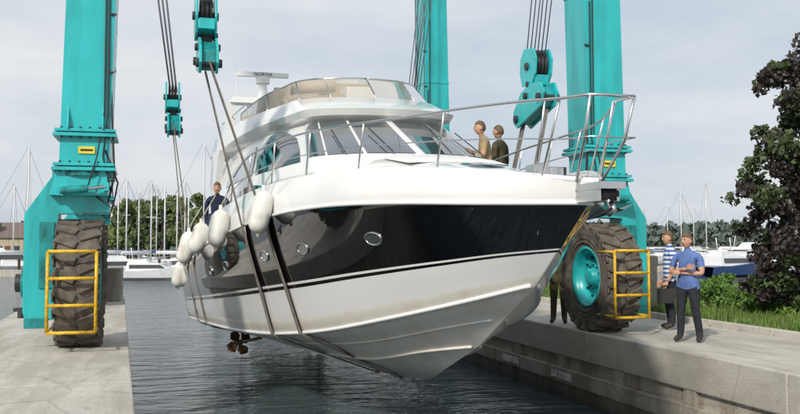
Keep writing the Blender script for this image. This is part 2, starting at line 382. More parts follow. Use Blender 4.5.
p.add([(a[0],a[1],-1.25),(b_[0],b_[1],-1.25),(c[0],c[1],-1.0),(d[0],d[1],-1.0)],[(0,1,2,3)],'far_ground')
p.add([(d[0],d[1],-1.15),(e[0],e[1],-1.15),(f[0],f[1],3),(h[0],h[1],3)],[(0,1,2,3)],'far_ground')
p.obj('far_shore')

# ------------------------------------------------------------------ marina boats
def sailboat(u,Y,L,mh,rz,hull='boat_white'):
    x,y=W(u,Y); e=empty('sailboat',(x,y,ZW),rz); mb=MB()
    secs=[(-.5,.30,.95),(-.3,.36,.9),(0,.38,.9),(.25,.30,1.0),(.42,.14,1.1),(.5,.01,1.2)]
    G=[]
    for (t,b0,f0) in secs:
        X=t*L; bb=b0*L*.42
        G.append([(X,-bb,f0*.9),(X,-bb*.85,.25),(X,-bb*.4,-.2),(X,0,-.3),(X,bb*.4,-.2),(X,bb*.85,.25),(X,bb,f0*.9),(X,0,f0*.95),(X,-bb,f0*.9)])
    mb.grid(G,hull)
    mb.hexa([(-.18*L,-.09*L,.8),(.25*L,-.07*L,.85),(.25*L,.07*L,.85),(-.18*L,.09*L,.8)],[(-.15*L,-.07*L,1.3),(.18*L,-.05*L,1.2),(.18*L,.05*L,1.2),(-.15*L,.07*L,1.3)],'boat_white')
    mb.obj('hull',e)
    r=MB(); r.tube([(.08*L,0,.9),(.08*L,0,mh)],.075,'mast_alu',6); r.tube([(.08*L,0,1.9),(-.36*L,0,1.95)],.06,'mast_alu',6)
    r.tube([(.05*L,0,2.05),(-.34*L,0,2.08)],[.16,.1],'boat_blue' if random.random()<.5 else 'boat_white',6)
    r.tube([(.5*L,0,1.1),(.08*L,0,mh-.3)],.018,'wire',4); r.tube([(-.5*L,0,1),(.08*L,0,mh)],.012,'wire',4)
    r.tube([(.08*L,-.14*L,.9),(.08*L,-.07*L,mh*.6),(.08*L,0,mh-.2)],.012,'wire',4); r.tube([(.08*L,.14*L,.9),(.08*L,.07*L,mh*.6),(.08*L,0,mh-.2)],.012,'wire',4); r.tube([(.08*L,-.07*L,mh*.6),(.08*L,.07*L,mh*.6)],.03,'mast_alu',4)
    r.obj('mast',e)
def motorboat(u,Y,L,rz,hull='boat_white'):
    x,y=W(u,Y); e=empty('motorboat',(x,y,ZW),rz); mb=MB(); G=[]
    for (t,b0,f0) in [(-.5,.34,.11),(-.2,.36,.12),(.1,.35,.145),(.3,.25,.165),(.43,.12,.18),(.5,.01,.19)]:
        X=t*L; bb=b0*L*.45; f_=f0*L
        G.append([(X,-bb,f_),(X,-bb*.85,.2),(X,0,-.3),(X,bb*.85,.2),(X,bb,f_),(X,0,f_*1.03),(X,-bb,f_)])
    mb.grid(G,hull,smooth=False); mb.obj('hull',e)
    c=MB(); z0=.12*L
    c.hexa([(-.35*L,-.12*L,z0),(.25*L,-.1*L,z0),(.25*L,.1*L,z0),(-.35*L,.12*L,z0)],[(-.33*L,-.1*L,z0+.1*L),(.05*L,-.08*L,z0+.1*L),(.05*L,.08*L,z0+.1*L),(-.33*L,.1*L,z0+.1*L)],'boat_white')
    c.hexa([(-.30*L,-.121*L,z0+.035*L),(.16*L,-.103*L,z0+.035*L),(.16*L,.103*L,z0+.035*L),(-.30*L,.121*L,z0+.035*L)],[(-.30*L,-.108*L,z0+.08*L),(.09*L,-.09*L,z0+.08*L),(.09*L,.09*L,z0+.08*L),(-.30*L,.108*L,z0+.08*L)],'glass_dark')
    c.hexa([(-.33*L,-.1*L,z0+.1*L),(-.05*L,-.085*L,z0+.1*L),(-.05*L,.085*L,z0+.1*L),(-.33*L,.1*L,z0+.1*L)],[(-.31*L,-.09*L,z0+.15*L),(-.1*L,-.07*L,z0+.15*L),(-.1*L,.07*L,z0+.15*L),(-.31*L,.09*L,z0+.15*L)],'boat_white')
    c.tube([(-.28*L,0,z0+.15*L),(-.3*L,0,z0+.3*L)],.05,'mast_alu',5)
    c.tube([(.48*L,0,.19*L+.5),(.30*L,.1*L,.17*L+.5),(.1*L,.15*L,.15*L+.5)],.025,'steel',4); c.tube([(.48*L,0,.19*L+.5),(.30*L,-.1*L,.17*L+.5),(.1*L,-.15*L,.15*L+.5)],.025,'steel',4)
    c.obj('cabin',e)
random.seed(5)
for (u,Y,L,v) in [(19,84,10,145),(8,90,8,182),(120,86,9,176),(133,92,8,188),(146,80,9,178),(152,96,9,183),(158,84,8,186),(171,90,8,190),(178,88,9,178),(195,82,10,140),(113,98,8,190),(184,100,8,196),(640,150,9,206),(663,150,9,204),(676,120,9,190),(706,108,9,178),(690,160,9,205)]:
    mh=(243-v)*Y/900+2.9; sailboat(u,Y,L,mh,random.uniform(-.7,.7)+R_(15),'boat_white')
for (u,Y,L,r) in [(735,97,11,2.9),(758,88,10,3.3),(712,112,9,2.6),(132,74,7,.2),(155,71,6,-.2),(176,76,7,2.8),(700,130,9,.3),(118,78,6,.5),(750,80,8,.15)]:
    motorboat(u,Y,L,r,'boat_white')
motorboat(14,86,9,.1,'boat_wood'); motorboat(736,78,8,.2,'boat_blue')
mb=MB()
for (u0,u1,Y) in [(-60,200,79),(630,800,92)]:
    a=W(u0,Y); c=W(u1,Y); d=Vector((c[0]-a[0],c[1]-a[1],0)); n=Vector((-d.y,d.x,0)).normalized()*1.2; A=Vector((a[0],a[1],ZW)); C=Vector((c[0],c[1],ZW))
    mb.hexa([A-n,C-n,C+n,A+n],[q+Vector((0,0,.55)) for q in (A-n,C-n,C+n,A+n)],'concrete_top')
    for k in range(14):
        q=A.lerp(C,k/13); mb.cyl(q,q+Vector((0,0,1.5)),.12,'bark',6)
mb.obj('marina_dock')
def house(u,Y,w_,d_,h_):
    x,y=W(u,Y); e=empty('waterside_house',(x,y,-1.2),R_(-15)); mb=MB()
    mb.box((0,0,h_/2),(w_,d_,h_),'house_wall'); mb.obj('walls',e)
    mb=MB(); mb.add([(-w_/2-.4,-d_/2-.4,h_),(w_/2+.4,-d_/2-.4,h_),(w_/2+.4,d_/2+.4,h_),(-w_/2-.4,d_/2+.4,h_),(-w_/2-.4,0,h_+2.6),(w_/2+.4,0,h_+2.6)],[(0,1,5,4),(2,3,4,5),(0,4,3),(1,2,5),(3,2,1,0)],'house_roof'); mb.obj('roof',e)
    mb=MB()
    for k in range(5): mb.box((-w_/2+w_*(k+.5)/5,-d_/2-.02,h_*.5),(w_*.08,.06,h_*.28),'glass_dark')
    mb.box((w_*.1,-d_/2-.03,h_*.33),(.9,.06,h_*.62),'boat_wood')
    mb.obj('windows',e)
house(10,150,14,8,3.6)
house(78,170,12,8,3.0)

# ------------------------------------------------------------------ boat hoist
H_=empty('boat_hoist')
def wheel(cx,cy,name):
    r=.97; mb=MB()
    prof=[(.52,-.26),(.60,-.29),(.80,-.315),(.90,-.30),(.935,-.25),(.94,0),(.935,.25),(.90,.30),(.80,.315),(.60,.29),(.52,.26)]
    mb.lathe(prof,(cx,cy,r),(1,0,0),'rubber',48)
    for s_ in(-1,1):
        for rr in(.62,.70,.78): mb.lathe([(rr-.012,.30*s_),(rr,.325*s_),(rr+.012,.30*s_)],(cx,cy,r),(1,0,0),'rubber',48)
    nl=22
    for k in range(nl):
        for sgn in(-1,1):
            a=2*math.pi*(k+(.5 if sgn>0 else 0))/nl
            M=Matrix.Translation((cx,cy,r))@Matrix.Rotation(a,4,'X')@Matrix.Translation((sgn*.165,0,.935))@Matrix.Rotation(sgn*.42,4,'Z')
            mb.box((0,0,0),(.33,.135,.085),'rubber',M)
            M2=Matrix.Translation((cx,cy,r))@Matrix.Rotation(a,4,'X')@Matrix.Translation((sgn*.305,-.06,.875))@Matrix.Rotation(sgn*.25,4,'Y')
            mb.box((0,0,0),(.03,.11,.15),'rubber',M2)
    mb.obj(name+'_tyre',H_,bevel=.012)
    mb=MB()
    for s_ in (-1,1):
        mb.lathe([(.53,.25*s_),(.55,.285*s_),(.50,.28*s_),(.46,.20*s_),(.43,.10*s_),(.30,.06*s_),(.27,.09*s_),(.16,.12*s_),(.15,.22*s_),(.10,.24*s_),(.001,.24*s_)],(cx,cy,r),(1,0,0),'teal_paint',40)
        mb.lathe([(.445,.10*s_),(.455,.165*s_),(.47,.165*s_)],(cx,cy,r),(1,0,0),'teal_dark',40)
        for k in range(10):
            a=k*math.pi/5; q=(cx+.07*s_,cy+.36*math.cos(a),r+.36*math.sin(a)); mb.cyl(q,(q[0]+.04*s_,q[1],q[2]),.022,'dark_steel',6)
            a+=.3; q=(cx+.11*s_,cy+.21*math.cos(a),r+.21*math.sin(a)); mb.cyl(q,(q[0]+.03*s_,q[1],q[2]),.014,'dark_steel',6)
    mb.obj(name+'_rim',H_)
XL,XR,XLR,YF,YB=-1.03,7.86,-1.42,14.8,24.5
wheels=[(XL,YF,'front_wheel',1),(XR,YF,'front_wheel',-1),(XLR,YB,'rear_wheel',1),(XR,YB,'rear_wheel',-1)]
for q in wheels: wheel(*q[:3])
def leg(cx,cy,inner,zt=9.3,lean=.022,cw=.72):
    mb=MB(); o=-inner; k=lean*inner
    X=lambda z:cx+k*(z-1.5)
    mb.beam((X(2.72),cy,2.72),(X(zt),cy,zt),cw,.78,'teal_paint',cw,.78)
    for z in(2.70,3.22):
        mb.box((X(z),cy,z),(cw+.20,.98,.05),'teal_paint'); mb.box((X(z),cy,z+.07),(cw+.16,.94,.045),'teal_paint')
        for t in range(6):
            for s_ in(-1,1): mb.cyl((X(z)-cw*.5+.02+t*(cw-.04)/5,cy+s_*.44,z-.05),(X(z)-cw*.5+.02+t*(cw-.04)/5,cy+s_*.44,z+.12),.02,'dark_steel',6)
    mb.beam((X(6.1),cy,6.1),(X(6.14),cy,6.14),cw+.03,.81,'teal_paint')
    for s_ in(-1,1):
        for xx in(-.25,.25):
            mb.prism([(0,0),(.12,0),(0,.35)],lambda a,b_,xx=xx,s_=s_:(X(3.3)+xx-.012,cy+s_*(.39+a),3.31+b_),lambda a,b_,xx=xx,s_=s_:(X(3.3)+xx+.012,cy+s_*(.39+a),3.31+b_),'teal_paint')
    mb.beam((cx+o*.04,cy,2.30),(cx,cy,2.70),.84,.80,'teal_paint',.72,.78)
    yo=[(.34,.42),(.78,.42),(.82,.55),(.82,2.02),(.42,2.62),(-.36,2.62),(-.40,2.06),(.34,2.02)]
    mb.prism(yo,lambda a,b_:(cx+o*a,cy-.24,b_),lambda a,b_:(cx+o*a,cy+.24,b_),'teal_paint')
    mb.prism([(.39,.9),(.60,.9),(.60,1.9),(.39,1.9)],lambda a,b_:(cx+o*a,cy-.27,b_),lambda a,b_:(cx+o*a,cy-.235,b_),'teal_dark')
    mb.cyl((cx+o*.30,cy,.97),(cx+o*.86,cy,.97),.22,'teal_dark',20)
    mb.cyl((cx+o*.86,cy,.97),(cx+o*.95,cy,.97),.14,'dark_steel',14)
    mb.beam((cx+o*.62,cy-.27,.30),(cx+o*.62,cy-.27,.45),.34,.05,'teal_dark')
    mb.lathe([(.30,0),(.46,0),(.46,.10),(.30,.10)],(cx,cy,2.60),(0,0,1),'teal_dark',28,False)
    mb.cyl((cx+o*.30,cy-.52,2.36),(cx-o*.10,cy-.52,2.40),.055,'teal_dark',12); mb.cyl((cx-o*.10,cy-.52,2.40),(cx-o*.36,cy-.50,2.43),.028,'steel',10); mb.box((cx+o*.30,cy-.46,2.36),(.1,.16,.14),'teal_paint'); mb.box((cx-o*.36,cy-.44,2.43),(.08,.16,.12),'teal_paint')
    for q,r_ in(([(.40,-.36,3.9),(.44,-.42,3.2),(.47,-.40,2.6),(.38,-.30,2.2)],.018),([(.36,-.41,5.9),(.36,-.42,3.5),(.30,-.46,2.9),(.42,-.3,2.35)],.013),([(.31,-.41,9.0),(.31,-.42,3.6),(.22,-.5,2.9),(.1,-.52,2.45)],.013),([(.33,-.40,3.0),(.52,-.35,2.5),(.45,-.33,2.1),(.2,-.30,2.3)],.016)):
        mb.tube([(cx+inner*a,cy+b_,c_) for a,b_,c_ in q],r_,'label_dark',6)
    for z in(4.2,5.1,6.0,7.0): mb.box((X(z)+inner*.335,cy-.405,z),(.10,.03,.03),'dark_steel')
    mb.box((X(2.98)+.03,cy-.40,2.99),(.24,.025,.11),'label_yellow'); mb.box((X(2.98)+.03,cy-.415,2.99),(.18,.008,.03),'label_dark')
    mb.obj('column',H_,bevel=.018)
for (cx,cy,_,inn) in wheels: leg(cx+(.02 if inn>0 else 0),cy,inn)
def guard(x0,x1,y,z0=.30,z1=1.46):
    mb=MB()
    for xx in(x0,x1): mb.tube([(xx,y,z0),(xx,y,z1)],.024,'yellow_paint',8)
    for k in range(4): z=z0+(z1-z0)*k/3; mb.tube([(x0,y,z),(x1,y,z)],.024,'yellow_paint',8)
    for xx in (x0,x1):
        for z in(z0+.02,z1-.02): mb.tube([(xx,y,z),(xx,y+.62,z)],.02,'yellow_paint',8)
    mb.obj('wheel_guard',H_)
guard(-1.40,-.74,YF-1.1); guard(7.56,8.20,YF-1.1,.32,1.45)
mb=MB()
for xa in(XL+.16,XR-.16): mb.box((xa,(YF+YB)/2,9.75),(.8,YB-YF+2.2,.9),'teal_paint')
mb.box(((XL+XR)/2,YB+.3,10.6),(XR-XL+1.2,.8,.8),'teal_paint')
mb.obj('top_beams',H_,bevel=.02)
BC=lambda y:4.88-.07*y
def block(x,y,z,inner,up=.72,tilt=.22,k_=1.0):
    mb=MB(); M=Matrix.Translation((x,y,z))@Matrix.Rotation(tilt,4,'X')
    low=[(-.62*k_,-.02),(-.55*k_,.20),(-.20,.36),(.24,.36),(.58*k_,.14),(.62*k_,-.06),(.50*k_,-.20),(-.46*k_,-.20)]
    for xx in(-.15,.11):
        mb.prism(low,lambda a,b_,xx=xx:M@Vector((xx,a,b_)),lambda a,b_,xx=xx:M@Vector((xx+.04,a,b_)),'teal_paint')
    mb.prism([(q[0]*.86,q[1]*.8) for q in low],lambda a,b_:M@Vector((-.11,a,b_)),lambda a,b_:M@Vector((.11,a,b_)),'teal_dark')
    for a in(-.46*k_,.46*k_): mb.cyl(M@Vector((-.20,a,-.04)),M@Vector((.21,a,-.04)),.07,'dark_steel',14)
    mb.cyl(M@Vector((-.20,0,.2)),M@Vector((.21,0,.2)),.06,'dark_steel',14)
    M2=Matrix.Translation((x-inner*.03,y+.02,z+up))@Matrix.Rotation(-tilt*.6,4,'X')
    upb=[(-.20,-.34),(.20,-.34),(.34,-.10),(.34,.16),(.20,.34),(-.20,.34),(-.34,.16),(-.34,-.10)]
    for xx in(-.17,.13):
        mb.prism(upb,lambda a,b_,xx=xx:M2@Vector((xx,a,b_)),lambda a,b_,xx=xx:M2@Vector((xx+.04,a,b_)),'teal_paint')
    mb.prism([(-.30,-.30),(.30,-.30),(.30,-.12),(-.30,-.12)],lambda a,b_:M2@Vector((-.13,a,b_)),lambda a,b_:M2@Vector((.13,a,b_)),'teal_paint')
    for xx in(-.07,0.0,.07): mb.lathe([(.05,-.025),(.29,-.025),(.25,0),(.29,.025),(.05,.025)],M2@Vector((xx,0,.04)),M2.to_3x3()@Vector((1,0,0)),'dark_steel',24)
    mb.cyl(M2@Vector((-.21,0,.02)),M2@Vector((.21,0,.02)),.07,'dark_steel',14)
    mb.box((0,0,0),(.16,.12,.22),'dark_steel',Matrix.Translation((x,y,z+.34)))
    mb.cyl((x-.17,y,z+.40),(x+.17,y,z+.40),.05,'dark_steel',12)
    mb.obj('hoist_block',H_,bevel=.008)
    c=MB(); tx=x-inner*.55
    for i in range(3):
        for s_ in(-1,1):
            c.tube([(x-.07+i*.07,y+s_*.25,z+up+.1),(tx-.12+i*.12,y+s_*.3,9.35)],.011,'wire',5)
    c.obj('hoist_cable',H_)
def sling(y0,yb,hT,zT,hC,zC,zK,xl,zl,xr,zr):
    mb=MB(); c=BC(y0); e=.025
    P=[(xl,yb,zl),(c-hT-e,y0,zT),(c-hC-e,y0,zC),(c-hC+.15,y0,zC-.09),(c,y0,zK-e),(c+hC-.15,y0,zC-.09),(c+hC+e,y0,zC),(c+hT+e,y0,zT),(xr,yb,zr)]
    Q=[]
    for i in range(len(P)-1):
        a=Vector(P[i]);b_=Vector(P[i+1])
        for k in range(4): Q.append(a.lerp(b_,k/4))
    Q.append(Vector(P[-1]))
    G=[[q+Vector((0,-.085,0)),q+Vector((0,.085,0))] for q in Q]
    mb.grid(G,'strap',smooth=False)
    o=mb.obj('sling',H_); sm=o.modifiers.new('s','SOLIDIFY'); sm.thickness=.02; sm.offset=0
# ------------------------------------------------------------------ yacht
Y_=empty('yacht')
def P(s,h,z): y=8.3+s; return Vector((4.88-.07*y-h,y,z))
S=16.5
Tz=[(0,1.99),(1,2.02),(2,2.06),(3.5,2.08),(5,2.03),(6.5,1.92),(9,1.70),(12,1.43),(16.5,1.0)]
Th=[(0,.0),(.3,.27),(1,.74),(2,1.23),(3.5,1.73),(5,2.05),(6.5,2.24),(9,2.40),(12,2.43),(16.5,2.36)]
Rz=[(-.12,2.20),(1,2.36),(2,2.46),(3.5,2.52),(5,2.50),(6.5,2.44),(9,2.26),(12,2.04),(16.5,1.62)]
Rh=[(-.12,.0),(.2,.26),(1,.72),(2,1.19),(3.5,1.68),(5,2.00),(6.5,2.18),(9,2.32),(12,2.34),(16.5,2.26)]
Lz=[(.64,1.48),(1.2,1.42),(2,1.31),(3.5,1.12),(5,.94),(6.5,.79),(9,.57),(12,.34),(16.5,.05)]
Lh=[(.64,0),(1.2,.34),(2,.76),(3.5,1.30),(5,1.66),(6.5,1.90),(9,2.12),(12,2.22),(16.5,2.22)]
Cz=[(1.1,1.12),(2,.88),(3.5,.55),(5,.28),(6.5,.10),(9,-.08),(12,-.22),(16.5,-.40)]
Ch=[(1.1,0),(2,.47),(3.5,1.03),(5,1.42),(6.5,1.70),(9,1.96),(12,2.06),(16.5,2.10)]
Bz=[(2.66,.26),(3.5,.12),(5,-.16),(6.5,-.27),(9,-.39),(12,-.49),(16.5,-.62)]
Bh=[(2.66,0),(3.5,.34),(5,.66),(6.5,.84),(9,.97),(12,1.02),(16.5,1.05)]
Kz=[(4.43,-.42),(5.76,-.56),(9,-.66),(12,-.74),(16.5,-.82)]
Kh=[(4.43,0),(16.5,0)]
NT=64
def cur(zt,ht):
    s0=zt[0][0]; out=[]
    for i in range(NT+1):
        t=(i/NT)**1.5; s=s0+(S-s0)*t; out.append(np.array([s,hermite(ht,s),hermite(zt,s)]))
    return out
cK,cB,cC,cL,cT,cR=cur(Kz,Kh),cur(Bz,Bh),cur(Cz,Ch),cur(Lz,Lh),cur(Tz,Th),cur(Rz,Rh)
rows=[];rm=[]
def between(A,B,fs,mats,bul):
    for f,mt in zip(fs,mats):
        row=[]
        for i in range(NT+1):
            q=A[i]*(1-f)+B[i]*f; s=q[0]; k=min(1,i/NT*5)
            q=q.copy(); q[1]+=bul(s)*4*f*(1-f)*k; row.append(q)
        rows.append(row); rm.append(mt)
between(cK,cB,[0,.5],['gel_bottom']*2,lambda s:.0)
between(cB,cC,[0,.35,.7],['gel_bottom']*3,lambda s:-.05*math.exp(-s/5))
between(cC,cL,[0,.33,.66],['gel_bottom','gelcoat','gelcoat'],lambda s:-.05*math.exp(-s/4)+.02)
between(cL,cT,[0,.05,.085,.2,.35,.5,.65,.8,.92],['black_gel','gelcoat']+['black_gel']*7,lambda s:-.10*math.exp(-s/3.5)+.05*(1-math.exp(-s/5)))
between(cT,cR,[0,.35,.7],['gelcoat']*3,lambda s:.03)
rows.append(cR)
hull=MB()
for sg in(1,-1):
    G=[[P(q[0],sg*q[1],q[2]) for q in r] for r in rows]
    hull.grid(G,None,True,flip=(sg<0),rowmats=rm)
ring=[P(r[-1][0],r[-1][1],r[-1][2]) for r in rows]; ring2=[P(r[-1][0],-r[-1][1],r[-1][2]) for r in rows][::-1]
hull.add(ring+ring2[:-1],[tuple(range(len(ring+ring2[:-1])))],'gelcoat')
hull.obj('hull',Y_,weld=True,recalc=True)
mb=MB()
for sg in(1,-1):
    mb.tube([P(q[0],sg*(q[1]+.005),q[2]) for q in cT],.028,'gelcoat',8)
    mb.tube([P(q[0],sg*(q[1]+.0),q[2]) for q in cC[2:]],.03,'gelcoat',6)
    mb.tube([P(q[0],sg*q[1],q[2]-.005) for q in cB[3:]],.022,'gel_bottom',6)
    st=[ (cB[i]*.5+cC[i]*.5) for i in range(4,NT+1)]
    mb.tube([P(q[0],sg*(q[1]-.02),q[2]) for q in st],.020,'gel_bottom',6)
    mb.tube([P(q[0],sg*(q[1]-.04),q[2]) for q in cR],.035,'gelcoat',8)
mb.obj('rub_rails',Y_)
mb=MB(); dk=lambda s:hermite(Tz,max(0,s))+.17
G=[]
for i in range(61):
    s=.05+(S-.05)*(i/60)**1.2; hw=max(.005,hermite(Rh,s)-.08); r=[]
    r.append(P(s,hermite(Rh,s)-.03,hermite(Rz,s)))
    for k in range(13):
        h=hw*(1-2*k/12); r.append(P(s,h,dk(s)+.10*(1-(h/hw)**2)))
    r.append(P(s,-(hermite(Rh,s)-.03),hermite(Rz,s))); G.append(r)
mb.grid(G,'deck_white'); mb.obj('deck',Y_)
wt=[(1.55,.02),(1.9,.42),(2.4,.72),(3.5,1.10),(5,1.38),(7,1.5)]; zt=[(1.55,2.28),(1.9,2.42),(2.5,2.56),(3.5,2.70),(5,2.90),(7,2.98)]
mb=MB(); G=[]
for i in range(34):
    s=1.55+5.4*(i/33)**1.3; w_=hermite(wt,s); z1=hermite(zt,s); z0=dk(s)-.02; r=[]
    for k in range(25):
        a=-1+2*k/24; aa=math.copysign(abs(a)**.7,a); r.append(P(s,w_*aa*(1.0),z0+(z1-z0)*(1-abs(aa)**5)))
    G.append(r)
mb.grid(G,'gelcoat')
for (s0,s1,hw,m_,dz) in [(3.3,4.45,.72,'deck_white',.06),(2.35,2.8,.26,'glass_dark',.03)]:
    G=[]
    for i in range(9):
        s=s0+(s1-s0)*i/8; r=[]
        for k in range(11):
            a=-1+2*k/10; z=hermite(zt,s)+dz*(1-abs(a)**8)*(1-abs(2*i/8-1)**8)+.004-.02*abs(a)**3
            r.append(P(s,hw*a,z))
        G.append(r)
    mb.grid(G,m_)
for s0,hh in [(2.1,.9),(2.1,-.9),(1.0,.35),(1.0,-.35),(6.5,2.05),(6.5,-2.05)]:
    q=P(s0,hh,dk(s0)+.06)
    mb.tube([q+Vector((0,-.14,.07)),q+Vector((0,-.05,.08)),q+Vector((0,.05,.08)),q+Vector((0,.14,.07))],.018,'steel',6); mb.cyl(q-Vector((0,.04,.06)),q+Vector((0,-.04,.08)),.016,'steel',6); mb.cyl(q+Vector((0,.04,-.06)),q+Vector((0,.04,.08)),.016,'steel',6)
mb.cyl(P(.75,0,2.2),P(.75,0,2.40),.12,'steel',16); mb.box(P(.75,.18,2.33),(.18,.22,.20),'steel'); mb.box(P(1.25,-.25,2.34),(.28,.24,.22),'dark_steel')
mb.obj('foredeck',Y_)
DW=.36
def outline(sf,a,w_,z0,z1,sa,p):
    if p<.5:
        th=p/.5*math.pi/2; s=sf+a*(1-math.cos(th)**.85); h=w_*math.sin(th)**.92
    else:
        q_=(p-.5)/.5; s=sf+a+(sa-sf-a)*q_; t_=min(1,q_/.5); h=w_+DW*(1-(1-t_)**2)-.10*max(0,q_-.5)
    z=z0+(z1-z0)*((s-sf)/(sa-sf)); return s,h,z
L0=(4.6,1.15,1.56,2.1,1.55,14.2); L1=(4.72,1.15,1.50,2.90,2.72,14.2); L2=(6.45,.85,1.22,3.68,3.62,14.0)
L3=(6.25,.85,1.34,3.72,3.72,15.6); L3b=(6.18,.9,1.40,3.83,3.82,15.7); L4=(6.9,1.1,1.34,4.12,4.22,15.5); L5=(7.0,1.1,1.25,4.12,4.22,15.4); L6=(7.2,1.1,1.20,3.88,3.88,15.3)
NP=60
def lvl(L,sg=1): return [P(*(lambda o:(o[0],sg*o[1],o[2]))(outline(*L,i/NP))) for i in range(NP+1)]
mb=MB()
for sg in(1,-1):
    G=[lvl(L,sg) for L in(L0,L1,L2,L3,L3b,L4,L5,L6)]
    mb.grid(G,'gelcoat',True,flip=(sg>0))
A=lvl(L6,1);B=lvl(L6,-1); mb.grid([A,B],'deck_white',False)
A=lvl(L3,1);B=lvl(L3,-1); mb.grid([A,B],'gelcoat',False)
q=lambda L,sg:P(*(lambda o:(o[0],sg*o[1],o[2]))(outline(*L,1.0)))
mb.add([q(L0,1),q(L1,1),q(L2,1),q(L2,-1),q(L1,-1),q(L0,-1)],[(0,1,2,3,4,5)],'glass_dark')
mb.add([q(L3b,1),q(L4,1),q(L4,-1),q(L3b,-1)],[(0,1,2,3)],'gelcoat')
co_=mb.obj('superstructure',Y_)
es=co_.modifiers.new('es','EDGE_SPLIT'); es.split_angle=R_(35)
def patch(mb,La,Lb,sg,p0,p1,qlo,qhi,mat,off=.012,nu=14,nv=5):
    G=[]
    for i in range(nu+1):
        t=i/nu; p_=p0+(p1-p0)*t; a=outline(*La,p_); b_=outline(*Lb,p_); r=[]
        a2=outline(*La,min(1,p_+.004)); 
        A=P(a[0],a[1],a[2]);B=P(b_[0],b_[1],b_[2]);T=P(a2[0],a2[1],a2[2])-A
        n=(T).cross(B-A); n.normalize()
        if p_<.5 and n.y>0: n=-n
        if p_>=.5 and n.x>0: n=-n
        lo=qlo(t);hi=qhi(t)
        for k in range(nv+1):
            f=lo+(hi-lo)*k/nv; X=A.lerp(B,f)+n*off
            if sg<0:
                y_=X.y; c=4.88-.07*y_; X=Vector((2*c-X.x,X.y,X.z))
            r.append(X)
        G.append(r)
    mb.grid(G,mat)
mb=MB()
for sg in(1,-1):
    patch(mb,L1,L2,sg,.012,.17,lambda t:.05,lambda t:.95,'glass_front')
    patch(mb,L1,L2,sg,.182,.335,lambda t:.05,lambda t:.95,'glass_front')
    patch(mb,L1,L2,sg,.347,.485,lambda t:.05+.02*t,lambda t:.95-.28*t**3,'glass_front')
    patch(mb,L1,L2,sg,.515,.665,lambda t:.02,lambda t:.08+.88*math.sin(math.pi*(.10+.80*t))**.5 if 0<t<1 else .35,'glass_dark',nu=24)
    patch(mb,L1,L2,sg,.682,.88,lambda t:.05,lambda t:.80-.55*t**1.5,'glass_dark')
    patch(mb,L0,L1,sg,.60,.80,lambda t:.62,lambda t:.62+.22*math.sin(math.pi*t)**.6 if 0<t<1 else .64,'glass_dark')
    for p_ in(.09,.26):
        a=outline(*L1,p_); b_=outline(*L2,p_+.05*1); A=P(a[0],sg*a[1],a[2]+.03); B=P(b_[0],sg*b_[1],b_[2]+.03)
        mb.tube([A+Vector((0,-.03,.03)),A.lerp(B,.6)+Vector((0,-.04,.04))],.010,'label_dark',5)
mb.obj('windows',Y_)
nmat('fly_glass',(0.62,0.58,0.52),0.06,var=0.05,coat=.3,trans=.75)
MATS['fly_glass'].node_tree.nodes['Principled BSDF'].inputs['IOR'].default_value=1.05
mb=MB(); La=(6.98,1.1,1.30,4.12,4.15,15.4); Lb=(7.6,1.1,1.22,4.58,4.52,15.4)
for sg in(1,-1):
    G=[];top=[]
    for i in range(31):
        p_=.72*i/30; a=outline(*La,p_); b_=outline(*Lb,p_); f=1-.35*max(0,(i-24)/6)
        A=P(a[0],sg*a[1],a[2]);B=P(b_[0],sg*b_[1],b_[2]); B=A.lerp(B,f); G.append([A,A.lerp(B,.5),B]); top.append(B)
    mb.grid(G,'fly_glass'); mb.tube(top,.016,'steel',6)
    for i in(0,8,16,24,30): mb.tube([G[i][0],G[i][2]],.012,'steel',5)
mb.obj('flybridge_windscreen',Y_)
mb=MB()
mb.box(P(8.9,-.4,4.18),(.9,.6,.62),'gelcoat'); mb.box(P(9.8,-.4,4.28),(.95,.35,.75),'beige'); mb.box(P(9.6,.7,4.12),(1.0,.5,.5),'beige'); mb.box(P(10.0,.7,4.50),(1.0,.16,.5),'beige'); mb.box(P(10.6,0,4.34),(2.6,.5,.62),'beige')
mb.tube([P(8.6,.3,4.48),P(8.6,1.1,4.48)],.13,'beige',12)
mb.box(P(12.5,.0,4.15),(2.6,.9,.5),'beige')
mb.tube([P(8.9,-.5,4.50),P(9.0,-.5,4.75)],.03,'steel',6)
mb.obj('flybridge_fittings',Y_,bevel=.05)
mb=MB()
for sg in(1,-1):
    pr=[(0,4.15),(1.0,4.15),(.55,5.0),(.15,5.0)]
    mb.prism(pr,lambda a,b_,sg=sg:P(13.6+a*1.0-.35*(b_-4.15),sg*1.56,b_),lambda a,b_,sg=sg:P(13.6+a*1.0-.35*(b_-4.15),sg*1.42,b_),'gelcoat')
    mb.prism([(0,3.78),(1.1,3.78),(2.3,1.7),(1.6,1.7)],lambda a,b_,sg=sg:P(13.2+a,sg*1.84,b_),lambda a,b_,sg=sg:P(13.2+a,sg*1.68,b_),'gelcoat')
mb.hexa([P(13.4,1.56,4.95),P(13.9,1.56,4.95),P(13.9,-1.56,4.95),P(13.4,-1.56,4.95)],[P(13.4,1.5,5.09),P(13.9,1.5,5.09),P(13.9,-1.5,5.09),P(13.4,-1.5,5.09)],'gelcoat')
RH=.75
mb.cyl(P(13.6,RH,5.05),P(13.6,RH,5.50),.13,'gelcoat',16,r1=.09); mb.cyl(P(13.6,RH,5.46),P(13.6,RH,5.62),.17,'gelcoat',18)
mb.box(P(13.6,RH,5.68),(1.25,.12,.11),'gelcoat')
mb.ball(P(13.6,-1.0,5.25),(.2,.2,.22),'gelcoat'); mb.cyl(P(13.6,-1.0,5.0),P(13.6,-1.0,5.2),.1,'gelcoat',12)
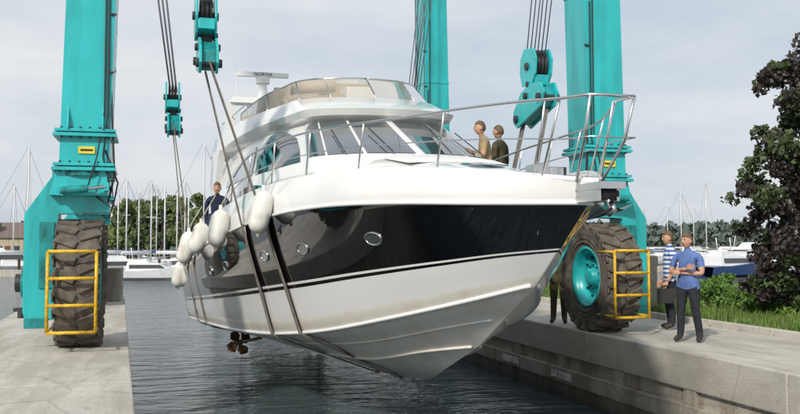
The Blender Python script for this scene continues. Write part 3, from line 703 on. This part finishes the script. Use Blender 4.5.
for hh,z in[(1.35,5.4)]: mb.tube([P(13.7,hh,5.0),P(13.9,hh,z+.6)],[.012,.006],'boat_white',5)
mb.obj('radar_arch',Y_,bevel=.02)
tcu=bpy.data.curves.new('radar_text','FONT'); tcu.body='NORVIA'; tcu.size=.12; tcu.extrude=.002; tcu.align_x='CENTER'; tcu.align_y='CENTER'; to=bpy.data.objects.new('radar_lettering',tcu); scene.collection.objects.link(to); to.parent=Y_
tq=P(13.6,RH,5.68); to.location=(tq.x,tq.y-.065,tq.z); to.rotation_euler=(R_(90),0,0); tcu.materials.append(MATS['label_dark'])
mb=MB()
RZ=[(-.45,3.02),(.3,3.06),(2,3.08),(4,3.14),(6,3.12),(7.6,2.98),(8.8,2.62),(9.4,2.30)]
def rail(sg,frac=1.0,s0=-.45,s1=9.4):
    pts=[]
    for i in range(50):
        s=s0+(s1-s0)*i/49; zt_=hermite(RZ,s); zb=hermite(Rz,max(s,-.1)); h=max(.0,hermite(Rh,max(s+.35,0))-.06)
        if s<0: h=.30+ (s/.45)*.06
        else: h=max(h,.30)
        pts.append(P(s,sg*h,zb+(zt_-zb)*frac))
    return pts
tl=rail(1);tr=rail(-1)
mb.tube(tl[::-1]+tr,.016,'steel',8)
a=rail(1,frac=.5);b_=rail(-1,frac=.5); mb.tube(a[::-1]+b_,.008,'steel',6)
for sg,T in((1,tl),(-1,tr)):
    for i in [3,9,16,23,30,37,44]:
        t=T[i]; s=t.y-8.3+.28; base=P(s,sg*(max(.16,hermite(Rh,max(0,s))-.05)),hermite(Rz,max(0,s)))
        mb.tube([base,t],.013,'steel',8); mb.cyl(base-Vector((0,0,.02)),base+Vector((0,0,.02)),.04,'steel',8)
for sg in(1,-1):
    mb.tube([P(.0,sg*.14,2.2),P(-.30,sg*.22,2.6),tl[0] if sg>0 else tr[0]],.016,'steel',8)
    mb.tube([P(.35,sg*.34,2.25),P(.02,sg*.30,3.05)],.014,'steel',8)
for sg in(1,-1):
    tp=[P(11+ i*.45,sg*1.5,4.62 if i>0 else 4.25) for i in range(10)]; mb.tube(tp,.015,'steel',6)
mb.obj('rails',Y_)
mb=MB()
mb.box(P(-.12,0,2.14),(.26,.75,.07),'steel'); mb.box(P(-.1,.1,2.08),(.03,.6,.18),'steel'); mb.box(P(-.1,-.1,2.08),(.03,.6,.18),'steel')
mb.tube([P(.25,0,2.16),P(-.3,0,2.06),P(-.42,0,1.92)],.03,'steel',8)
for sg in(1,-1):
    G=[]
    for i in range(7):
        t=i/6; s=-.46+.50*t; w_=.20*(1-t)**.8+.01; G.append([P(s,0,1.93-.10*t),P(s,sg*w_*.5,1.90-.09*t),P(s-.02,sg*w_,1.97-.14*t)])
    mb.grid(G,'steel')
mb.tube([P(-.40,0,1.98),P(-.46,0,1.90),P(-.36,0,1.86)],.028,'steel',8)
mb.cyl(P(-.35,.09,2.06),P(-.35,-.09,2.06),.06,'dark_steel',14)
mb.obj('anchor',Y_)
def hpt(s,f):
    best=min(range(NT+1),key=lambda i:abs((cL[i]*(1-f)+cT[i]*f)[0]-s)); i=max(1,min(NT-1,best))
    bul=lambda s:-.10*math.exp(-s/3.5)+.05*(1-math.exp(-s/5))
    def q(i,f): a=cL[i]*(1-f)+cT[i]*f; return P(a[0],a[1]+bul(a[0])*4*f*(1-f)*min(1,i/NT*5),a[2])
    c=q(i,f); tu=(q(i+1,f)-q(i-1,f)).normalized(); tv=(q(i,f+.05)-q(i,f-.05)); n=tv.cross(tu).normalized()
    if n.x>0: n=-n
    tv=n.cross(tu); tv=tv if tv.z>0 else -tv
    return c,tu,tv,n
mb=MB()
for s_,f in[(2.95,.52),(4.75,.50),(6.3,.50),(8.8,.5),(10.6,.5)]:
    c,tu,tv,n=hpt(s_,f); c=c+n*.006
    ring=[c+tu*.17*math.cos(a)+tv*.085*math.sin(a) for a in[2*math.pi*k/28 for k in range(28)]]
    mb.tube(ring,.016,'steel',6,closed=True)
    mb.add([c+n*.004+ (q-c)*.95 for q in ring],[tuple(range(28))],'glass_front')
mb.obj('portholes',Y_)
mb=MB()
mb.hexa([P(16.5,2.1,.12),P(17.5,1.95,.10),P(17.5,-1.95,.10),P(16.5,-2.1,.12)],[P(16.5,2.15,.28),P(17.55,2.0,.26),P(17.55,-2.0,.26),P(16.5,-2.15,.28)],'gelcoat')
mb.hexa([P(16.55,2.0,.285),P(17.45,1.9,.265),P(17.45,-1.9,.265),P(16.55,-2.0,.285)],[P(16.55,2.0,.30),P(17.45,1.9,.28),P(17.45,-1.9,.28),P(16.55,-2.0,.30)],'teak')
mb.obj('swim_platform',Y_,bevel=.03)
mb=MB()
for sg in(1,-1):
    hx=1.0*sg; hub=P(15.2,hx,-.98)
    mb.tube([P(12.2,hx,-.55),P(15.35,hx,-.99)],.035,'bronze',8)
    mb.tube([P(14.7,hx,-.5),P(14.7,hx,-.92)],.04,'bronze',6)
    mb.cyl(P(15.05,hx,-.96),P(15.38,hx,-1.0),.08,'bronze',12,r1=.05)
    for k in range(4):
        a=k*math.pi/2+.5; d=Vector((math.cos(a),0,math.sin(a))); e=Vector((-math.sin(a),0,math.cos(a))); ax=Vector((0,1,0))
        pts=[hub+d*.06+e*.04-ax*.06,hub+d*.2+e*.15-ax*.07,hub+d*.33+e*.07,hub+d*.30-e*.10+ax*.06,hub+d*.15-e*.12+ax*.08,hub+d*.06-e*.04+ax*.05]
        mb.add(pts+[q+ax*.018 for q in pts],[(0,1,2,3,4,5),(11,10,9,8,7,6)]+[(i,(i+1)%6,6+(i+1)%6,6+i) for i in range(6)],'bronze')
    mb.prism([(15.6,-.6),(16.1,-.6),(16.05,-1.15),(15.65,-1.15)],lambda a,b_:P(a,hx+.03,b_),lambda a,b_:P(a,hx-.03,b_),'bronze')
mb.obj('propellers',Y_)
def fender(s,h,ztop,L,r):
    mb=MB(); c=P(s,h,ztop); lean=Vector((.06+.03*random.random(),random.uniform(-.05,.05),0))
    pts=[c+Vector((0,0,.02)),c+Vector((0,0,-.05))];rs=[.03,.035]
    for k in range(1,7): a=k/6*math.pi/2; pts.append(c+Vector((0,0,-.06-r*1.1*(1-math.cos(a))))); rs.append(max(.04,r*math.sin(a)))
    for k in range(7): a=k/6*math.pi/2; z=-L+.02+r*1.1*(1-math.sin(a)); pts.append(c+Vector((0,0,z))-lean*1.0); rs.append(max(.035,r*math.cos(a)))
    pts.append(pts[-1]-Vector((0,0,.05))); rs.append(.03)
    mb.tube(pts,rs,'fender_white',20); mb.tube([c+Vector((.28,0,.5)),c+Vector((.08,0,.15)),c+Vector((0,0,0))],.012,'rope',5)
    mb.obj('fender',Y_)
for q in [(5.45,2.26,2.44,.74,.155),(8.1,2.52,2.24,.76,.165),(10.2,2.60,2.05,.70,.165),(12.2,2.62,1.9,.80,.175),(16.9,2.30,1.15,.80,.18)]: fender(*q)
block(.85,YF,4.55,1,.70,.22,1.0); block(6.62,YF,4.02,-1,.70,-.26,1.12); block(.50,22.1,4.35,1,.70); block(6.45,22.1,4.35,-1,.70)
def sl_at(y0,yb,xl,zl,xr,zr):
    s=y0-8.3; sling(y0,yb,hermite(Th,s)+.03,hermite(Tz,s),hermite(Ch,s)+.03,hermite(Cz,s)-.0,hermite([(0,1.9)]+Kz,s),xl,zl,xr,zr)
sl_at(14.05,YF-.46,.85,4.45,6.62,3.9); sl_at(15.25,YF+.46,.85,4.45,6.62,3.9)
sl_at(21.3,22.1-.46,.5,4.3,6.45,4.3); sl_at(22.7,22.1+.46,.5,4.3,6.45,4.3)
c=MB()
for x in (6.9,7.15): c.tube([(x,YB-1.2,9.4),(x,YB-1.2,2.5)],.012,'wire',5)
c.tube([(6.0,20,9.4),(6.0,20.2,3.8)],.012,'wire',5)
c.obj('hoist_cable',H_)

# ------------------------------------------------------------------ people
def seg_d(p,a,b):
    ab=b-a; t=max(0,min(1,(p-a).dot(ab)/ab.length_squared)); return (p-(a+ab*t)).length
def person(loc,yaw,H=1.78,shirt='blue_shirt',pants='dark_trousers',longs=False,arms=None,legs=None,head_yaw=0,cap=None,lean=0,hair='hair',drop=0):
    root=empty('person',loc,yaw,H/1.78)
    J={'pel':((0,0,.95),.142),'wai':((0,.01,1.09),.130),'che':((0,.005,1.26),.150),'uch':((0,-.01,1.38),.125),'nec':((0,-.005,1.48),.058),'hdb':((0,.012,1.555),.055)}
    for n,sx in(('R',1),('L',-1)):
        J['cl'+n]=((.105*sx,-.01,1.395),.090); J['sh'+n]=((.195*sx,-.01,1.375),.072)
        ar=(arms or {}).get(n,((.245*sx,-.02,1.10),(.25*sx,.07,.86)))
        sh=Vector(J['sh'+n][0]); elb=Vector(ar[0]); wr=Vector(ar[1])
        J['ua'+n]=(tuple(sh.lerp(elb,.5)),.066); J['el'+n]=(tuple(elb),.044 if not longs else .053); J['fa'+n]=(tuple(elb.lerp(wr,.4)),.042 if not longs else .048); J['wr'+n]=(tuple(wr),.028)
        lg=(legs or {}).get(n,((.095*sx,.02,.50),(.11*sx,-.02,.09)))
        kn=Vector(lg[0]);an=Vector(lg[1]); hp=Vector((.092*sx,0,.89))
        fd=Vector(lg[2]) if len(lg)>2 else Vector((.03*sx,.17,-.05))
        J['hi'+n]=(tuple(hp),.112); J['th'+n]=(tuple(hp.lerp(kn,.5)),.093); J['kn'+n]=(tuple(kn),.072); J['ca'+n]=(tuple(kn.lerp(an,.45)+Vector((0,-.012,0))),.068); J['an'+n]=(tuple(an),.058); J['to'+n]=(tuple(an+fd),.040)
    E=[('pel','wai'),('wai','che'),('che','uch'),('uch','nec'),('nec','hdb')]
    for n in'RL': E+=[('uch','cl'+n),('cl'+n,'sh'+n),('sh'+n,'ua'+n),('ua'+n,'el'+n),('el'+n,'fa'+n),('fa'+n,'wr'+n),('pel','hi'+n),('hi'+n,'th'+n),('th'+n,'kn'+n),('kn'+n,'ca'+n),('ca'+n,'an'+n),('an'+n,'to'+n)]
    names=list(J); idx={k:i for i,k in enumerate(names)}
    Rx=Matrix.Rotation(-lean,3,'X')
    def lp(k,v):
        v=Vector(v)
        if k[:2] in('hi','th','kn','ca','an','to') or k=='pel': return v+Vector((0,0,-drop if k in('pel',) or k[:2]=='hi' else 0))
        q=Rx@(v-Vector((0,0,.95)))+Vector((0,0,.95)); return q+Vector((0,0,-drop))
    Q={k:lp(k,J[k][0]) for k in names}
    me=bpy.data.meshes.new('body_skel'); me.from_pydata([Q[k][:] for k in names],[(idx[a],idx[b_]) for a,b_ in E],[])
    o=bpy.data.objects.new('tmp',me); scene.collection.objects.link(o)
    o.modifiers.new('skin','SKIN')
    sv=me.skin_vertices[0].data
    for k in names: sv[idx[k]].radius=(J[k][1],J[k][1]); sv[idx[k]].use_root=(k=='pel')
    sb=o.modifiers.new('sub','SUBSURF'); sb.levels=2; sb.render_levels=2
    dg=bpy.context.evaluated_depsgraph_get(); dg.update(); m2=bpy.data.meshes.new_from_object(o.evaluated_get(dg)); bpy.data.objects.remove(o)
    SG=[]
    for a,b_ in E:
        k=b_[:2]
        if a in('pel','wai','che') and b_ in('wai','che','uch'): mt=shirt
        elif b_=='nec': mt=shirt
        elif b_=='hdb': mt='skin'
        elif k in('cl','sh','ua'): mt=shirt
        elif k in('el','fa','wr'): mt=shirt if longs else 'skin'
        elif k=='to': mt='shoe'
        else: mt=pants
        SG.append((Q[a],Q[b_],mt,(J[a][1]+J[b_][1])/2))
    ml=[shirt,'skin',pants,'shoe']; m2.materials.clear()
    for n in ml: m2.materials.append(MATS[n])
    for v in m2.vertices:
        d=seg_d(v.co,Q['pel'],Q['uch'])
        cz=(v.co.z-Q['pel'].z)/(Q['uch'].z-Q['pel'].z)
        if -.2<cz<1.2 and d<.20 and abs(v.co.x)<.19 :
            cy=Q['pel'].y+(Q['uch'].y-Q['pel'].y)*max(0,min(1,cz)); v.co.y=cy+(v.co.y-cy)*.86; v.co.x*=1.12
    for pl in m2.polygons:
        c=pl.center; best=min(SG,key=lambda s_:seg_d(c,s_[0],s_[1])-s_[3]); mt=best[2]
        if mt==pants and c.z>Q['pel'].z-.06 and abs(c.x)<.25: mt=shirt
        pl.material_index=ml.index(mt) if mt in ml else 0; pl.use_smooth=True
    m2.name='body'; bo=bpy.data.objects.new('body',m2); scene.collection.objects.link(bo); bo.parent=root
    hb=MB(); hc=Q['hdb']+Vector((0,.012,.095)); Mh=Matrix.Translation(hc)@Matrix.Rotation(head_yaw,4,'Z')@Matrix.Scale(1.08,4)
    n=28;hh=22; vs=[];fs=[];ms=[]
    for i in range(hh+1):
        th=math.pi*i/hh
        for k in range(n):
            a=2*math.pi*k/n; x=math.sin(th)*math.cos(a); y=math.sin(th)*math.sin(a); z=math.cos(th)
            X=.074*x;Y=.094*y;Z=.118*z
            if z<0: X*=1-.28*z*z; Y*= (1-.15*z*z) if y>0 else 1-.35*z*z
            if y>.3:
                fx=math.exp(-(X/.013)**2)
                Y+=.020*fx*math.exp(-((Z+.018)/.018)**2)+.008*fx*math.exp(-((Z-.004)/.02)**2)
                Y-=.009*math.exp(-((abs(X)-.030)/.015)**2)*math.exp(-((Z-.008)/.012)**2)
                Y+=.005*math.exp(-((Z-.030)/.012)**2)
                Y+=.010*math.exp(-((Z+.092)/.018)**2)*math.exp(-(X/.025)**2)
                Y+=.005*math.exp(-((Z+.058)/.010)**2)*math.exp(-(X/.022)**2)
            isH=(Z>.055 and Y<.075) or (Z>.072) or (Y<.012 and Z>-.045)
            if isH: X*=1.10;Y*=1.09;Z=Z*1.07+.004
            vs.append((X,Y,Z))
    for i in range(hh):
        for k in range(n):
            k2=(k+1)%n; q=(i*n+k,(i+1)*n+k,(i+1)*n+k2,i*n+k2); c=sum((Vector(vs[j]) for j in q),Vector())/4
            fs.append(q)
            if (c.z>.056 and c.y<.082) or c.z>.070 or (c.y<.010 and c.z>-.048): ms.append(hair)
            elif abs(c.z+.060)<.006 and abs(c.x)<.024 and c.y>.05: ms.append('lip')
            else: ms.append('skin')
    hb.add(vs,fs,ms,True,Mh)
    for sx in(-1,1):
        hb.ball((.076*sx,-.004,-.008),(.010,.018,.030),'skin',8,Mh); hb.ball((.029*sx,.080,.010),(.011,.006,.006),'eye',8,Mh)
        hb.box((.030*sx,.090,.030),(.03,.008,.006),hair,Mh)
    if cap:
        hb.ball((0,-.004,.060),(.084,.102,.075),cap,16,Mh); hb.box((0,.115,.062),(.11,.09,.012),cap,Mh)
    hb.obj('head',root)
    hd=MB()
    for nn,sx in(('R',1),('L',-1)):
        wr=Q['wr'+nn]; fa=Q['fa'+nn]; d=(wr-fa).normalized(); ax=Vector((0,1,0)) if abs(d.z)>.6 else Vector((0,0,1))
        sd_=d.cross(ax).normalized(); ax=sd_.cross(d).normalized()
        Mx=Matrix((( ax.x,sd_.x,d.x,wr.x+d.x*.05),(ax.y,sd_.y,d.y,wr.y+d.y*.05),(ax.z,sd_.z,d.z,wr.z+d.z*.05),(0,0,0,1)))
        hd.ball((0,0,0),(.040,.017,.055),'skin',12,Mx)
        inw=sd_ if sd_.dot(Vector((-wr.x,0.0001,0)))>0 else -sd_
        if abs(d.z)<=.6: inw=sd_ if sd_.y<0 else -sd_
        for fi,(off,L) in enumerate([(.030,.070),(.011,.080),(-.009,.074),(-.028,.058)]):
            b0=wr+d*.088+ax*off; p1=b0+d*L*.42+inw*.006; p2=p1+d*L*.30+inw*.020; p3=p2+d*L*.18+inw*.022
            hd.tube([b0-d*.02,b0,p1,p2,p3],[.009,.0095,.009,.008,.005],'skin',7)
        b0=wr+d*.03+ax*.032; hd.tube([b0-ax*.015,b0+ax*.016+d*.022,b0+ax*.026+d*.050+inw*.012,b0+ax*.022+d*.068+inw*.02],[.013,.012,.010,.006],'skin',7)
    hd.obj('hands',root)
    return root
crossed={'R':((.265,.07,1.12),(-.05,.195,1.20)),'L':((-.265,.07,1.12),(.06,.17,1.13))}
x,y=W(687,14.5); person((x,y,0),R_(125),1.74,'blue_shirt','dark_trousers',arms=crossed,legs={'R':((.11,.05,.50),(.13,.03,.09)),'L':((-.12,.0,.50),(-.16,-.07,.09))},head_yaw=R_(-20))
x,y=W(669,16.6); p2=person((x,y,0),R_(70),1.80,'striped_shirt','dark_trousers',arms={'R':((.25,-.03,1.11),(.26,.09,.88)),'L':((-.245,-.02,1.10),(-.25,.10,.87))},head_yaw=R_(10))
bm_=MB(); bm_.box((-.27,.13,.62),(.12,.30,.26),'label_dark'); bm_.tube([(-.27,.03,.74),(-.27,.06,.79),(-.27,.13,.80),(-.27,.20,.79),(-.27,.23,.74)],.012,'label_dark',6); bm_.obj('tool_bag',p2,bevel=.03)
x,y=W(551,17.7); person((x+.15,y,0),R_(150),1.76,'olive_cloth','olive_cloth',longs=True,arms={'R':((.26,.05,1.14),(.20,.26,1.05)),'L':((-.26,.05,1.14),(-.2,.26,1.0))})
x,y=W(489,15.6); person((x,y,2.00),R_(75),1.72,'tan_cloth','olive_cloth',arms={'R':((.27,.10,1.14),(.14,.32,1.10)),'L':((-.27,.10,1.12),(-.10,.33,1.04))},lean=.22,head_yaw=R_(10))
x,y=W(500,16.6); person((x,y,2.02),R_(40),1.74,'olive_cloth','olive_cloth',longs=True)
person((1.36,19.2,1.50),R_(170),1.70,'navy_cloth','navy_cloth',longs=True,drop=.35,lean=.25,legs={'R':((.14,.30,.48),(.11,.02,.09)),'L':((-.14,.26,.46),(-.11,-.04,.09))})
mb=MB()
mb.cyl((-2.6,20.5,0),(-2.6,20.5,.22),.07,'dark_steel',12); mb.cyl((-2.75,20.5,.18),(-2.45,20.5,.18),.04,'dark_steel',10)
mb.obj('mooring_bollard')
